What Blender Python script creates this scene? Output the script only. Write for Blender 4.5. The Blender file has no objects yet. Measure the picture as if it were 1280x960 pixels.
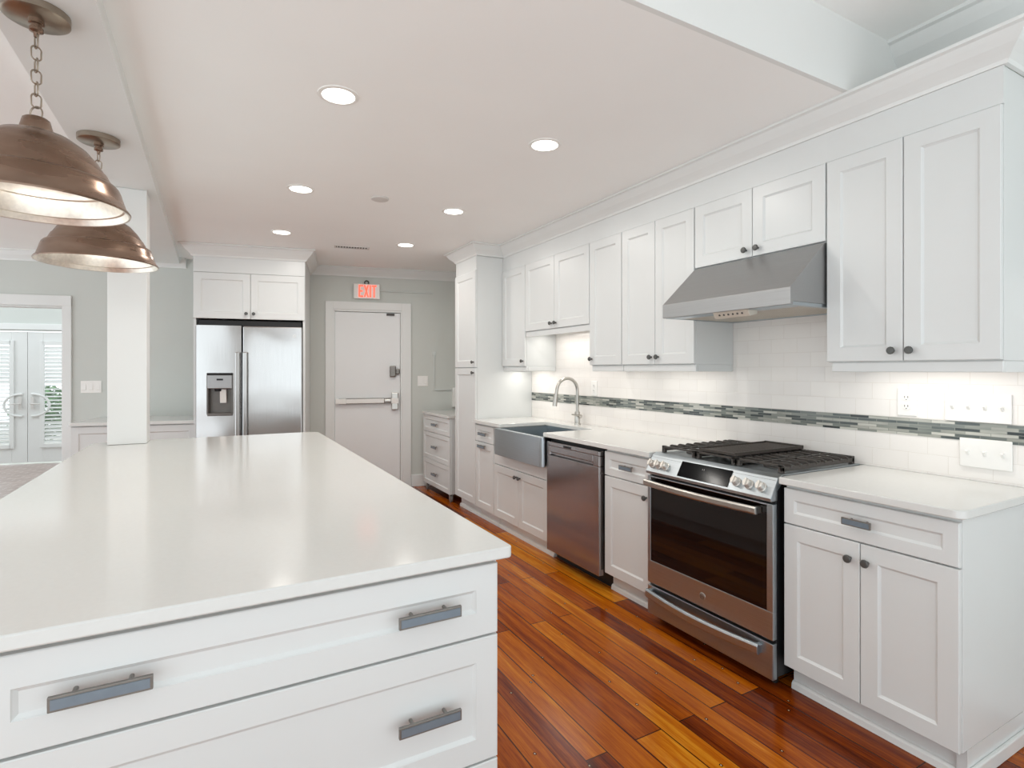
import bpy, bmesh, math, random
from mathutils import Vector, Matrix
random.seed(7)
S = bpy.context.scene
COL = S.collection
PI = math.pi

# ---------------------------------------------------------------- camera, sky, exposure
F_PX = 681.5
cam_d = bpy.data.cameras.new('camera'); cam = bpy.data.objects.new('camera', cam_d); COL.objects.link(cam)
cam_d.sensor_width = 36.0; cam_d.sensor_fit = 'HORIZONTAL'; cam_d.lens = 36.0 * F_PX / 1280
cam_d.shift_y = -(480 - 463) / 1280
cam_d.clip_start = 0.02
YAW = math.atan(373 / F_PX)
cam.location = (0, 0, 1.367); cam.rotation_euler = (PI / 2, 0, -YAW)
S.camera = cam
S.view_settings.view_transform = 'Standard'; S.view_settings.look = 'None'
S.view_settings.gamma = 1.0; S.view_settings.use_curve_mapping = False
S.view_settings.exposure = -0.07
w = bpy.data.worlds.new('sky'); S.world = w; w.use_nodes = True
w.node_tree.nodes['Background'].inputs[0].default_value = (0.895, 0.965, 1.0, 1)
w.node_tree.nodes['Background'].inputs[1].default_value = 1.95
S.cycles.max_bounces = 10; S.cycles.diffuse_bounces = 6; S.cycles.glossy_bounces = 5
S.cycles.use_denoising = True; S.cycles.sample_clamp_indirect = 6.0
CAN_W, RAIL_W, PEND_W = 6.0, 1.05, 1.9
WARM = (1.0, 0.96, 0.90)

# ---------------------------------------------------------------- materials
def lin(r, g, b):
    f = lambda c: ((c / 255 + 0.055) / 1.055) ** 2.4 if c > 10 else c / 255 / 12.92
    return (f(r), f(g), f(b), 1)
class NT:
    def __init__(s, name):
        s.m = bpy.data.materials.new(name); s.m.use_nodes = True; s.t = s.m.node_tree
        s.b = s.t.nodes['Principled BSDF']
    def n(s, typ, **kw):
        nd = s.t.nodes.new(typ)
        for k, v in kw.items():
            if k.startswith('_'): setattr(nd, k[1:], v)
            else: nd.inputs[k.replace('__', ' ')].default_value = v
        return nd
    def l(s, a, b): s.t.links.new(a, b)
    def math(s, op, a, b=None):
        nd = s.n('ShaderNodeMath', _operation=op)
        for i, v in enumerate((a, b)):
            if v is None: continue
            if isinstance(v, (int, float)): nd.inputs[i].default_value = v
            else: s.l(v, nd.inputs[i])
        return nd.outputs[0]
    def ramp(s, fac, stops, interp='LINEAR'):
        nd = s.n('ShaderNodeValToRGB'); cr = nd.color_ramp; cr.interpolation = interp
        while len(cr.elements) < len(stops): cr.elements.new(0.5)
        for e, (p, c) in zip(cr.elements, stops): e.position = p; e.color = c
        s.l(fac, nd.inputs[0]); return nd.outputs[0]
    def coords(s, order='xyz', scale=(1, 1, 1)):
        tc = s.n('ShaderNodeTexCoord'); sp = s.n('ShaderNodeSeparateXYZ'); s.l(tc.outputs['Object'], sp.inputs[0])
        cb = s.n('ShaderNodeCombineXYZ')
        for i, (c, k) in enumerate(zip(order, scale)):
            if c == '0': continue
            o = sp.outputs['xyz'.index(c)]
            s.l(s.math('MULTIPLY', o, k) if k != 1 else o, cb.inputs[i])
        return cb.outputs[0]
    def bump(s, h, strength, dist=0.001):
        nd = s.n('ShaderNodeBump', Strength=strength, Distance=dist); s.l(h, nd.inputs['Height']); s.l(nd.outputs[0], s.b.inputs['Normal'])
def mat(name, col, rough=0.5, metal=0.0, noise=0.0, nscale=8, bump=0.0, bscale=60, spec=None, coat=0, stretch=(1, 1, 1), emit=None):
    t = NT(name); b = t.b
    b.inputs['Base Color'].default_value = col; b.inputs['Roughness'].default_value = rough; b.inputs['Metallic'].default_value = metal
    if spec is not None: b.inputs['Specular IOR Level'].default_value = spec
    if coat: b.inputs['Coat Weight'].default_value = coat; b.inputs['Coat Roughness'].default_value = 0.08
    if noise:
        nz = t.n('ShaderNodeTexNoise', Scale=nscale, Detail=4.0); t.l(t.coords('xyz', stretch), nz.inputs['Vector'])
        lo = tuple(c * (1 - noise) for c in col[:3]) + (1,); hi = tuple(min(1, c * (1 + noise)) for c in col[:3]) + (1,)
        t.l(t.ramp(nz.outputs[0], [(0.3, lo), (0.7, hi)]), b.inputs['Base Color'])
    if bump:
        nb = t.n('ShaderNodeTexNoise', Scale=bscale, Detail=3.0); t.l(t.coords('xyz', stretch), nb.inputs['Vector']); t.bump(nb.outputs[0], bump)
    if emit:
        b.inputs['Emission Color'].default_value = emit[:3] + (1,); b.inputs['Emission Strength'].default_value = emit[3]
    return t.m
M = {}
M['cab'] = mat('cabinet_paint', lin(217, 219, 218), 0.32, noise=0.012, nscale=3, bump=0.02, bscale=40)
M['trim'] = mat('trim_paint', lin(226, 227, 225), 0.38, noise=0.012, nscale=3)
M['ceil'] = mat('ceiling_paint', lin(247, 247, 245), 0.85, noise=0.01, nscale=2, bump=0.03)
M['wall'] = mat('sage_grey_wall_paint', lin(203, 206, 201), 0.7, noise=0.015, nscale=2, bump=0.03)
M['quartz'] = mat('white_quartz', lin(216, 216, 213), 0.13, noise=0.012, nscale=70, spec=0.5)
M['conduit'] = mat('conduit_paint', lin(208, 212, 209), 0.6, noise=0.01, nscale=4)
M['door'] = mat('door_paint', lin(232, 233, 233), 0.4, noise=0.01, nscale=3)
def steel(name, col, rough, axis):
    st = {'x': (0.6, 90, 90), 'z': (90, 90, 0.6)}[axis]
    t = NT(name); t.b.inputs['Metallic'].default_value = 1.0
    nz = t.n('ShaderNodeTexNoise', Scale=6.0, Detail=3.0); t.l(t.coords('xyz', st), nz.inputs['Vector'])
    lo = tuple(c * 0.92 for c in col[:3]) + (1,); hi = tuple(min(1, c * 1.06) for c in col[:3]) + (1,)
    t.l(t.ramp(nz.outputs[0], [(0.3, lo), (0.7, hi)]), t.b.inputs['Base Color'])
    t.l(t.ramp(nz.outputs[0], [(0.2, (rough * 0.85,) * 3 + (1,)), (0.8, (rough * 1.15,) * 3 + (1,))]), t.b.inputs['Roughness'])
    t.bump(nz.outputs[0], 0.04, 0.0004)
    return t.m
M['steel'] = steel('brushed_steel', lin(182, 190, 195), 0.32, 'x')
M['steel_v'] = steel('brushed_steel_upright', lin(200, 199, 198), 0.2, 'z')
def wavy(m, scale, strength):
    nt = m.node_tree; bp = [n for n in nt.nodes if n.type == 'BUMP'][0]
    tc = nt.nodes.new('ShaderNodeTexCoord'); nz = nt.nodes.new('ShaderNodeTexNoise'); nz.inputs['Scale'].default_value = scale; nz.inputs['Detail'].default_value = 0.0
    b2 = nt.nodes.new('ShaderNodeBump'); b2.inputs['Strength'].default_value = strength; b2.inputs['Distance'].default_value = 0.03
    nt.links.new(tc.outputs['Object'], nz.inputs['Vector']); nt.links.new(nz.outputs[0], b2.inputs['Height']); nt.links.new(b2.outputs[0], bp.inputs['Normal'])
wavy(M['steel_v'], 3.2, 0.35)
M['steel_h'] = steel('satin_hood_steel', lin(170, 170, 170), 0.42, 'x')
M['antique'] = mat('antique_nickel', lin(158, 146, 132), 0.3, 0.9, noise=0.1, nscale=25)
M['knob_silver'] = mat('pale_silver_knob', lin(214, 210, 203), 0.35, 0.55, noise=0.03, nscale=40)
M['steel_dw'] = steel('dark_brushed_steel_upright', lin(172, 168, 168), 0.17, 'z')
M['cavity'] = mat('dark_grey_cavity', lin(110, 106, 102), 0.35, 0.5, noise=0.05, nscale=20)
M['steel_dark'] = steel('darker_brushed_steel', lin(170, 165, 160), 0.25, 'x')
M['chrome'] = mat('brushed_nickel', lin(190, 187, 181), 0.3, 1.0, noise=0.04, nscale=30)
M['black'] = mat('black_enamel', lin(22, 22, 24), 0.35, noise=0.1, nscale=20)
M['blackp'] = mat('black_plastic', lin(14, 14, 15), 0.5, noise=0.1, nscale=20)
M['iron'] = mat('cast_iron', lin(62, 57, 53), 0.42, noise=0.2, nscale=40, bump=0.3, bscale=200)
M['griddle'] = mat('griddle_iron', lin(62, 55, 50), 0.5, noise=0.15, nscale=40)
M['ovenglass'] = mat('oven_glass', lin(14, 9, 9), 0.04, noise=0.1, nscale=4, spec=0.5)
M['touch'] = mat('black_touch_glass', lin(12, 13, 15), 0.12, noise=0.1, nscale=4, spec=0.08)
M['knobdark'] = mat('dark_pewter', lin(92, 92, 90), 0.4, 0.5, noise=0.1, nscale=60)
M['pull'] = mat('pewter_frame', lin(128, 124, 119), 0.35, 0.6, noise=0.08, nscale=60)
M['pullface'] = mat('blue_grey_metal_face', lin(120, 133, 144), 0.3, 0.3, noise=0.06, nscale=40)
M['plate'] = mat('white_plastic', lin(238, 236, 232), 0.3, noise=0.01, nscale=20)
M['slot'] = mat('dark_slots', lin(70, 66, 62), 0.5, noise=0.05, nscale=20)
M['vent'] = mat('vent_paint', lin(210, 207, 203), 0.5, noise=0.02, nscale=20)
M['ventdark'] = mat('vent_shadow', lin(60, 58, 56), 0.8, noise=0.05, nscale=20)
M['rubber'] = mat('clear_grey_rubber', lin(120, 116, 112), 0.3, noise=0.05, nscale=30)
M['red_led'] = mat('lit_red_letters', lin(235, 60, 40), 0.4, emit=(1.0, 0.11, 0.06, 1.6), noise=0.02, nscale=20)
M['copper_in'] = mat('hammered_silver_lining', lin(222, 215, 205), 0.3, 0.85, noise=0.1, nscale=60, bump=0.25, bscale=70)
M['bulb'] = mat('lit_bulb', (1, 1, 1, 1), 0.5, emit=(1.0, 0.95, 0.86, 6.0), noise=0.005)
M['can'] = mat('lit_diffuser', (1, 1, 1, 1), 0.5, emit=(1.0, 0.96, 0.9, 5.0), noise=0.005)
M['leaf'] = mat('green_leaves', lin(92, 140, 84), 0.5, noise=0.35, nscale=9)
M['stem'] = mat('brown_stem', lin(90, 70, 50), 0.7, noise=0.2, nscale=9)
M['grass'] = mat('garden_ground', lin(215, 214, 206), 0.9, noise=0.2, nscale=3)
M['hoodpanel'] = mat('hood_switch_panel', lin(206, 200, 188), 0.4, 0.2, noise=0.03, nscale=30)
def copper():
    t = NT('weathered_copper'); t.b.inputs['Metallic'].default_value = 0.7
    nz = t.n('ShaderNodeTexNoise', Scale=5.0, Detail=3.0, Roughness=0.45); t.l(t.coords('xyz', (1, 1, 3)), nz.inputs['Vector'])
    t.l(t.ramp(nz.outputs[0], [(0.25, lin(112, 88, 72)), (0.5, lin(130, 106, 90)), (0.78, lin(152, 132, 117))]), t.b.inputs['Base Color'])
    t.l(t.ramp(nz.outputs[0], [(0.3, (0.2,) * 3 + (1,)), (0.7, (0.34,) * 3 + (1,))]), t.b.inputs['Roughness'])
    n2 = t.n('ShaderNodeTexNoise', Scale=40.0); t.l(t.coords(), n2.inputs['Vector']); t.bump(n2.outputs[0], 0.12)
    return t.m
M['copper'] = copper()
def wood():
    t = NT('heart_pine_boards'); b = t.b
    v = t.coords('yx0')
    br = t.n('ShaderNodeTexBrick', _offset=0.37, _offset_frequency=2, _squash=1.0)
    for k, x in dict(Color1=(0, 0, 0, 1), Color2=(1, 1, 1, 1), Mortar=(0.5, 0.5, 0.5, 1), Scale=1.0).items(): br.inputs[k].default_value = x
    br.inputs['Mortar Size'].default_value = 0.0027; br.inputs['Mortar Smooth'].default_value = 0.2
    br.inputs['Brick Width'].default_value = 1.55; br.inputs['Row Height'].default_value = 0.104
    # warp the rows a little so that widths differ
    nzw = t.n('ShaderNodeTexNoise', Scale=2.3, Detail=0.0, _noise_dimensions='1D')
    sp = t.n('ShaderNodeSeparateXYZ'); t.l(v, sp.inputs[0]); t.l(sp.outputs[1], nzw.inputs['W'])
    wv = t.n('ShaderNodeCombineXYZ'); t.l(sp.outputs[0], wv.inputs[0])
    t.l(t.math('ADD', sp.outputs[1], t.math('MULTIPLY', t.math('SUBTRACT', nzw.outputs[0], 0.5), 0.16)), wv.inputs[1])
    t.l(wv.outputs[0], br.inputs['Vector'])
    nz = t.n('ShaderNodeTexNoise', Scale=3.2, Detail=6.0, Roughness=0.6); t.l(t.coords('yx0', (0.55, 9, 1)), nz.inputs['Vector'])
    n2 = t.n('ShaderNodeTexNoise', Scale=14.0, Detail=5.0, Roughness=0.7); t.l(t.coords('yx0', (0.5, 12, 1)), n2.inputs['Vector'])
    n3 = t.n('ShaderNodeTexNoise', Scale=1.3, Detail=2.0); t.l(t.coords('yx0', (1, 1.5, 1)), n3.inputs['Vector'])
    bw = t.n('ShaderNodeRGBToBW'); t.l(br.outputs[0], bw.inputs[0])
    val = t.math('ADD', t.math('MULTIPLY', bw.outputs[0], 0.5), t.math('ADD', t.math('MULTIPLY', t.math('SUBTRACT', nz.outputs[0], 0.22), 0.78), t.math('MULTIPLY', t.math('SUBTRACT', n2.outputs[0], 0.5), 0.6)))
    val = t.math('ADD', val, t.math('MULTIPLY', t.math('SUBTRACT', n3.outputs[0], 0.5), 0.25))
    col = t.ramp(val, [(0.08, lin(62, 20, 6)), (0.28, lin(112, 44, 7)), (0.46, lin(152, 72, 9)), (0.64, lin(180, 98, 14)), (0.86, lin(214, 144, 36))])
    mx = t.n('ShaderNodeMixRGB'); mx.inputs[2].default_value = lin(30, 12, 6); t.l(col, mx.inputs[1]); t.l(t.math('MULTIPLY', br.outputs['Fac'], 0.9), mx.inputs[0])
    vo = t.n('ShaderNodeTexVoronoi', _voronoi_dimensions='2D', Scale=3.4, Randomness=1.0); t.l(t.coords('yx0', (1, 1.3, 1)), vo.inputs['Vector'])
    dot = t.math('LESS_THAN', vo.outputs['Distance'], 0.026); core = t.math('LESS_THAN', vo.outputs['Distance'], 0.011)
    m2 = t.n('ShaderNodeMixRGB'); m2.inputs[2].default_value = lin(58, 24, 10); t.l(mx.outputs[0], m2.inputs[1]); t.l(dot, m2.inputs[0])
    m3 = t.n('ShaderNodeMixRGB'); m3.inputs[2].default_value = lin(214, 190, 150); t.l(m2.outputs[0], m3.inputs[1]); t.l(core, m3.inputs[0])
    t.l(m3.outputs[0], b.inputs['Base Color'])
    b.inputs['Roughness'].default_value = 0.19; b.inputs['Specular IOR Level'].default_value = 0.2; b.inputs['Coat Weight'].default_value = 0.04; b.inputs['Coat Roughness'].default_value = 0.12
    h = t.math('SUBTRACT', t.math('MULTIPLY', n3.outputs[0], 0.8), br.outputs['Fac']); t.bump(h, 0.25, 0.002)
    return t.m
M['wood'] = wood()
def tiles():
    t = NT('white_subway_tile'); br = t.n('ShaderNodeTexBrick', _offset=0.5)
    for k, x in dict(Color1=lin(240, 236, 231), Color2=lin(236, 232, 228), Mortar=lin(226, 220, 213), Scale=1.0).items(): br.inputs[k].default_value = x
    br.inputs['Mortar Size'].default_value = 0.0012; br.inputs['Mortar Smooth'].default_value = 0.6
    br.inputs['Brick Width'].default_value = 0.1524; br.inputs['Row Height'].default_value = 0.0770
    t.l(t.coords('yz0'), br.inputs['Vector']); t.l(br.outputs[0], t.b.inputs['Base Color'])
    t.b.inputs['Roughness'].default_value = 0.16
    nz = t.n('ShaderNodeTexNoise', Scale=7.0); t.l(t.coords(), nz.inputs['Vector'])
    t.bump(t.math('SUBTRACT', t.math('MULTIPLY', nz.outputs[0], 0.25), br.outputs['Fac']), 0.35, 0.0015)
    return t.m
M['tile'] = tiles()
def mosaic():
    t = NT('glass_mosaic'); br = t.n('ShaderNodeTexBrick', _offset=0.41, _offset_frequency=2)
    for k, x in dict(Color1=(0, 0, 0, 1), Color2=(1, 1, 1, 1), Mortar=(0.62, 0.62, 0.62, 1), Scale=1.0).items(): br.inputs[k].default_value = x
    br.inputs['Mortar Size'].default_value = 0.0011; br.inputs['Brick Width'].default_value = 0.086; br.inputs['Row Height'].default_value = 0.0128
    t.l(t.coords('yz0'), br.inputs['Vector']); bw = t.n('ShaderNodeRGBToBW'); t.l(br.outputs[0], bw.inputs[0])
    nz = t.n('ShaderNodeTexNoise', Scale=9.0, Detail=3.0); t.l(t.coords('yz0', (1, 9, 1)), nz.inputs['Vector'])
    val = t.math('ADD', t.math('MULTIPLY', bw.outputs[0], 0.75), t.math('MULTIPLY', nz.outputs[0], 0.3))
    t.l(t.ramp(val, [(0.15, lin(46, 52, 54)), (0.32, lin(80, 88, 88)), (0.5, lin(116, 122, 118)), (0.7, lin(150, 152, 144)), (0.95, lin(206, 204, 196))]), t.b.inputs['Base Color'])
    t.b.inputs['Roughness'].default_value = 0.1
    t.bump(t.math('MULTIPLY', br.outputs['Fac'], -1), 0.4, 0.001)
    return t.m
M['mosaic'] = mosaic()
def pavers():
    t = NT('grey_red_brick_pavers'); br = t.n('ShaderNodeTexBrick')
    for k, x in dict(Color1=lin(150, 128, 120), Color2=lin(172, 152, 144), Mortar=lin(196, 188, 182), Scale=1.0).items(): br.inputs[k].default_value = x
    br.inputs['Mortar Size'].default_value = 0.006; br.inputs['Brick Width'].default_value = 0.2; br.inputs['Row Height'].default_value = 0.1
    t.l(t.coords('xy0'), br.inputs['Vector']); t.l(br.outputs[0], t.b.inputs['Base Color']); t.b.inputs['Roughness'].default_value = 0.3
    return t.m
M['paver'] = pavers()

# ---------------------------------------------------------------- mesh helpers
def box(bm, x0, x1, y0, y1, z0, z1):
    vs = [bm.verts.new((x, y, z)) for x in (x0, x1) for y in (y0, y1) for z in (z0, z1)]
    for q in ((0, 1, 3, 2), (4, 6, 7, 5), (0, 4, 5, 1), (2, 3, 7, 6), (0, 2, 6, 4), (1, 5, 7, 3)):
        bm.faces.new([vs[i] for i in q])
    return vs
def B(*boxes):
    bm = bmesh.new()
    for b in boxes: box(bm, *b)
    return bm
def prism(bm, pts, axis, a, b):
    """closed polygon pts (2D) extruded along axis from a to b; axis x:(y,z) y:(x,z) z:(x,y)"""
    def P(p, t): return {'x': (t, p[0], p[1]), 'y': (p[0], t, p[1]), 'z': (p[0], p[1], t)}[axis]
    A = [bm.verts.new(P(p, a)) for p in pts]; Bv = [bm.verts.new(P(p, b)) for p in pts]
    n = len(pts)
    bm.faces.new(A); bm.faces.new(Bv[::-1])
    for i in range(n): bm.faces.new((A[i], Bv[i], Bv[(i + 1) % n], A[(i + 1) % n]))
def lathe(bm, prof, c=(0, 0, 0), axis='z', n=32, cap=True):
    rings = []
    for r, h in prof:
        ring = []
        for i in range(n):
            a = 2 * PI * i / n; u, v = r * math.cos(a), r * math.sin(a)
            p = {'z': (u, v, h), 'y': (u, h, v), 'x': (h, u, v)}[axis]
            ring.append(bm.verts.new((p[0] + c[0], p[1] + c[1], p[2] + c[2])))
        rings.append(ring)
    for a, b in zip(rings, rings[1:]):
        for i in range(n): bm.faces.new((a[i], a[(i + 1) % n], b[(i + 1) % n], b[i]))
    if cap:
        if prof[0][0] > 1e-5: bm.faces.new(rings[0])
        if prof[-1][0] > 1e-5: bm.faces.new(rings[-1][::-1])
def tube(bm, pts, r, n=10, closed=False, flat=None):
    """round (or flat=(w,h) elliptical) tube along pts"""
    pts = [Vector(p) for p in pts]; rings = []; N = len(pts)
    up = None
    for i, p in enumerate(pts):
        if closed: d = (pts[(i + 1) % N] - pts[i - 1])
        else: d = (pts[min(i + 1, N - 1)] - pts[max(i - 1, 0)])
        d.normalize()
        if up is None: up = Vector((0, 0, 1)) if abs(d.z) < 0.9 else Vector((1, 0, 0))
        sd = d.cross(up).normalized(); up = sd.cross(d).normalized()
        rr = r[i] if isinstance(r, (list, tuple)) else r
        ring = []
        for k in range(n):
            a = 2 * PI * k / n
            o = sd * math.cos(a) * (flat[0] if flat else rr) + up * math.sin(a) * (flat[1] if flat else rr)
            ring.append(bm.verts.new(p + o))
        rings.append(ring)
    prs = list(zip(rings, rings[1:])) + ([(rings[-1], rings[0])] if closed else [])
    for a, b in prs:
        for k in range(n): bm.faces.new((a[k], a[(k + 1) % n], b[(k + 1) % n], b[k]))
    if not closed: bm.faces.new(rings[0][::-1]); bm.faces.new(rings[-1])
def shaker(bm, x0, x1, z0, z1, y=0.0, th=0.02, stile=0.058, rec=0.008, ch=0.009):
    def rect(i, yy): return [bm.verts.new(p) for p in ((x0 + i, yy, z0 + i), (x1 - i, yy, z0 + i), (x1 - i, yy, z1 - i), (x0 + i, yy, z1 - i))]
    e = 0.002
    R = [rect(0, y + th), rect(0, y + e), rect(e, y), rect(stile, y), rect(stile + ch * 0.25, y + rec * 0.35), rect(stile + ch, y + rec)]
    for a, b in zip(R, R[1:]):
        for i in range(4): bm.faces.new((a[i], a[(i + 1) % 4], b[(i + 1) % 4], b[i]))
    bm.faces.new(R[-1]); bm.faces.new(R[0][::-1])
def sweep(bm, path, prof, closed=False):
    """prof (out, z) swept along a 2D path with mitred corners; out is to the right of travel"""
    P = [Vector(p) for p in path]; n = len(P); rows = []
    for i in range(n):
        d0 = (P[i] - P[i - 1]).normalized() if i > 0 else None
        d1 = (P[i + 1] - P[i]).normalized() if i < n - 1 else None
        n0 = Vector((d0.y, -d0.x)) if d0 else None; n1 = Vector((d1.y, -d1.x)) if d1 else None
        if n0 is None: m = n1
        elif n1 is None: m = n0
        else: m = (n0 + n1) / (1 + n0.dot(n1))
        rows.append([bm.verts.new((P[i].x + m.x * o, P[i].y + m.y * o, z)) for o, z in prof])
    k = len(prof)
    for a, b in zip(rows, rows[1:]):
        for j in range(k): bm.faces.new((a[j], a[(j + 1) % k], b[(j + 1) % k], b[j]))
    bm.faces.new(rows[0]); bm.faces.new(rows[-1][::-1])
def rrect(x0, x1, y0, y1, radii, seg=6):
    """rounded rectangle outline; radii for corners (x0y0, x1y0, x1y1, x0y1)"""
    pts = []
    for (cx, cy, a0), r in zip(((x0, y0, PI), (x1, y0, 1.5 * PI), (x1, y1, 0), (x0, y1, 0.5 * PI)), radii):
        if r <= 0: pts.append((cx, cy)); continue
        ox = cx + (r if cx == x0 else -r); oy = cy + (r if cy == y0 else -r)
        for k in range(seg + 1):
            a = a0 + 0.5 * PI * k / seg; pts.append((ox + r * math.cos(a), oy + r * math.sin(a)))
    return pts
def obj(name, bm, m, parent=None, smooth=False, bevel=0.0, seg=2):
    bmesh.ops.recalc_face_normals(bm, faces=bm.faces)
    me = bpy.data.meshes.new(name); bm.to_mesh(me); bm.free()
    o = bpy.data.objects.new(name, me); COL.objects.link(o)
    me.materials.append(M[m] if isinstance(m, str) else m)
    if parent: o.parent = parent
    if smooth:
        for p in me.polygons: p.use_smooth = True
        try: me.set_sharp_from_angle(angle=math.radians(40))
        except Exception: pass
    if bevel:
        md = o.modifiers.new('bevel', 'BEVEL'); md.width = bevel; md.segments = seg; md.limit_method = 'ANGLE'; md.angle_limit = math.radians(40)
    return o
def thing(name, label, cat, loc=(0, 0, 0), rz=0.0, group=None):
    o = bpy.data.objects.new(name, None); COL.objects.link(o); o.empty_display_size = 0.1
    o.location = loc; o.rotation_euler = (0, 0, rz); o['label'] = label; o['category'] = cat
    if group: o['group'] = group
    return o
def tag(o, label, cat, group=None):
    o['label'] = label; o['category'] = cat
    if group: o['group'] = group
    return o
def struct(name, bm, m, parent=None, **k):
    o = obj(name, bm, m, parent, **k)
    if not parent: o['kind'] = 'structure'
    return o
def light(name, kind, loc, energy, color, parent=None, rot=(0, 0, 0), **kw):
    d = bpy.data.lights.new(name, kind); d.energy = energy; d.color = color
    for k, v in kw.items(): setattr(d, k, v)
    o = bpy.data.objects.new(name, d); COL.objects.link(o); o.location = loc; o.rotation_euler = rot
    if parent: o.parent = parent
    return o

# ---------------------------------------------------------------- room shell
W0 = Vector((2.03, 6.21)); RZB = math.atan(-0.2094); RUN = -PI / 2
AW = Vector((math.cos(RZB), math.sin(RZB))); NW = Vector((math.sin(-RZB), math.cos(RZB)))
def wpt(s, off=0.0):
    """floor point s metres along the back wall, off metres in front of it"""
    p = W0 + AW * s - NW * off; return (p.x, p.y, 0.0)
CZ, UZ, XW, YB = 2.54, 2.84, 2.75, 1.33
fl = struct('floor', B((-3.3, 2.9, -0.6, 7.6, -0.05, 0.0)), 'wood')
struct('wall_right', B((XW, XW + 0.12, -2.4, 7.0, 0.0, UZ)), 'wall')
wb = bmesh.new()                                   # back wall with the cased opening and the exit door's recess
OPL, OPR, OPT = -5.1, -3.417, 2.005
for b in ((OPR, -0.875, -0.0, 0.14, 0, CZ), (-7.5, OPL, 0.0, 0.14, 0, CZ), (OPL, OPR, 0.0, 0.14, OPT, CZ), (-0.875, -0.085, 0, 0.14, 2.075, CZ), (-0.085, 0.75, 0, 0.14, 0, CZ)): box(wb, *b)
o = struct('wall_back', wb, 'wall'); o.location = wpt(0); o.rotation_euler = (0, 0, RZB)
struct('ceiling', B((-4.6, XW, YB + 0.02, 7.9, CZ, CZ + 0.1)), 'ceil')
struct('ceiling_near', B((-4.6, XW, -1.8, YB, UZ, UZ + 0.1)), 'ceil').name = 'ceiling.001'
struct('beam', B((-4.6, XW - 0.001, YB, YB + 0.02, CZ, UZ)), 'trim')
struct('beam', B((-0.61, -0.31, YB + 0.02, 6.72, 2.48, CZ)), 'trim')
struct('pillar', B((-0.562, -0.362, 4.045, 4.225, 0.916, 2.48)), 'trim', bevel=0.004)
CROWN = [(0.0, 0.0), (0.012, 0.0), (0.016, 0.014), (0.03, 0.03), (0.05, 0.05), (0.066, 0.072), (0.076, 0.088), (0.09, 0.092), (0.09, 0.104), (0.0, 0.104)]
def crown_prof(z, sc=1.0, h=0.104): return [(a * sc, z + b * h / 0.104) for a, b in CROWN]
bm = bmesh.new(); sweep(bm, [wpt(-1.118)[:2], wpt(0.75)[:2]], crown_prof(CZ - 0.10, 0.9, 0.1)); struct('trim_1', bm, 'trim')
bm = bmesh.new(); sweep(bm, [wpt(-7.4)[:2], wpt(-2.33)[:2]], crown_prof(CZ - 0.10, 0.9, 0.1)); struct('trim_2', bm, 'trim')
bm = bmesh.new(); sweep(bm, [(XW, YB), (XW, -2.4)], crown_prof(UZ - 0.13, 1.25, 0.13)); struct('trim_3', bm, 'trim')
bb = B((0.014, 0.75, -0.016, 0, 0, 0.14), (-1.10, -0.945, -0.016, 0, 0, 0.14))
o = struct('baseboard_back', bb, 'trim', bevel=0.004); o.location = wpt(0); o.rotation_euler = (0, 0, RZB)
struct('baseboard_right', B((XW - 0.016, XW, -2.4, 0.845, 0, 0.14)), 'trim', bevel=0.004)
# backsplash tile and mosaic belong to the right wall
def bsp(z0, z1, y0, y1): return (XW - 0.010, XW, y0, y1, z0, z1)
struct('wall_right_tile', B(bsp(0.915, 1.077, 0.86, 4.598), bsp(1.153, 1.72, 0.70, 4.598)), 'tile').name = 'wall_right.001'
struct('wall_right_mosaic', B((XW - 0.013, XW, 0.70, 4.598, 1.077, 1.153)), 'mosaic').name = 'trim_4'
# cased opening
cs = B((OPR, OPR + 0.075, -0.022, 0.0, 0, OPT + 0.08), (OPL - 0.08, OPL, -0.022, 0.0, 0, OPT + 0.08), (OPL - 0.08, OPR + 0.075, -0.024, 0.0, OPT, OPT + 0.105),
       (OPR - 0.014, OPR, -0.0, 0.14, 0, OPT), (OPL, OPL + 0.014, 0, 0.14, 0, OPT), (OPL, OPR, 0, 0.14, OPT - 0.014, OPT))
o = struct('trim_5', cs, 'trim', bevel=0.003); o.location = wpt(0); o.rotation_euler = (0, 0, RZB)

# exit door
dr = bpy.data.objects.new('door_1', None); COL.objects.link(dr); dr['kind'] = 'structure'; dr.location = wpt(0); dr.rotation_euler = (0, 0, RZB)
obj('casing', B((-0.945, -0.862, -0.022, 0, 0, 2.15), (-0.098, 0.010, -0.022, 0, 0, 2.15), (-0.862, -0.098, -0.022, 0, 2.062, 2.15)), 'trim', dr, bevel=0.003)
obj('door_frame', B((-0.875, -0.845, -0.012, 0.13, 0, 2.062), (-0.112, -0.085, -0.012, 0.13, 0, 2.062), (-0.845, -0.112, -0.012, 0.13, 2.040, 2.073)), 'trim', dr, bevel=0.003)
obj('door_slab', B((-0.842, -0.116, 0.012, 0.056, 0.01, 2.036)), 'door', dr, bevel=0.003)
pb = thing_part = obj('panic_bar', B((-0.835, -0.72, -0.045, 0.012, 0.985, 1.045), (-0.72, -0.30, -0.045, -0.02, 0.99, 1.04)), 'plate', dr, bevel=0.006)
obj('bar_shade_rail', B((-0.80, -0.22, -0.019, 0.012, 0.982, 1.048)), 'pull', pb, bevel=0.002)  # grey rail added so dark lines shade the edges of the bar
obj('latch_case', B((-0.215, -0.14, -0.05, 0.012, 0.91, 1.11), (-0.30, -0.215, -0.03, 0.0, 1.0, 1.035)), 'chrome', pb, bevel=0.008)
obj('latch_cover', B((-0.222, -0.136, -0.058, -0.048, 0.985, 1.045)), 'plate', pb, bevel=0.004)
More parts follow.
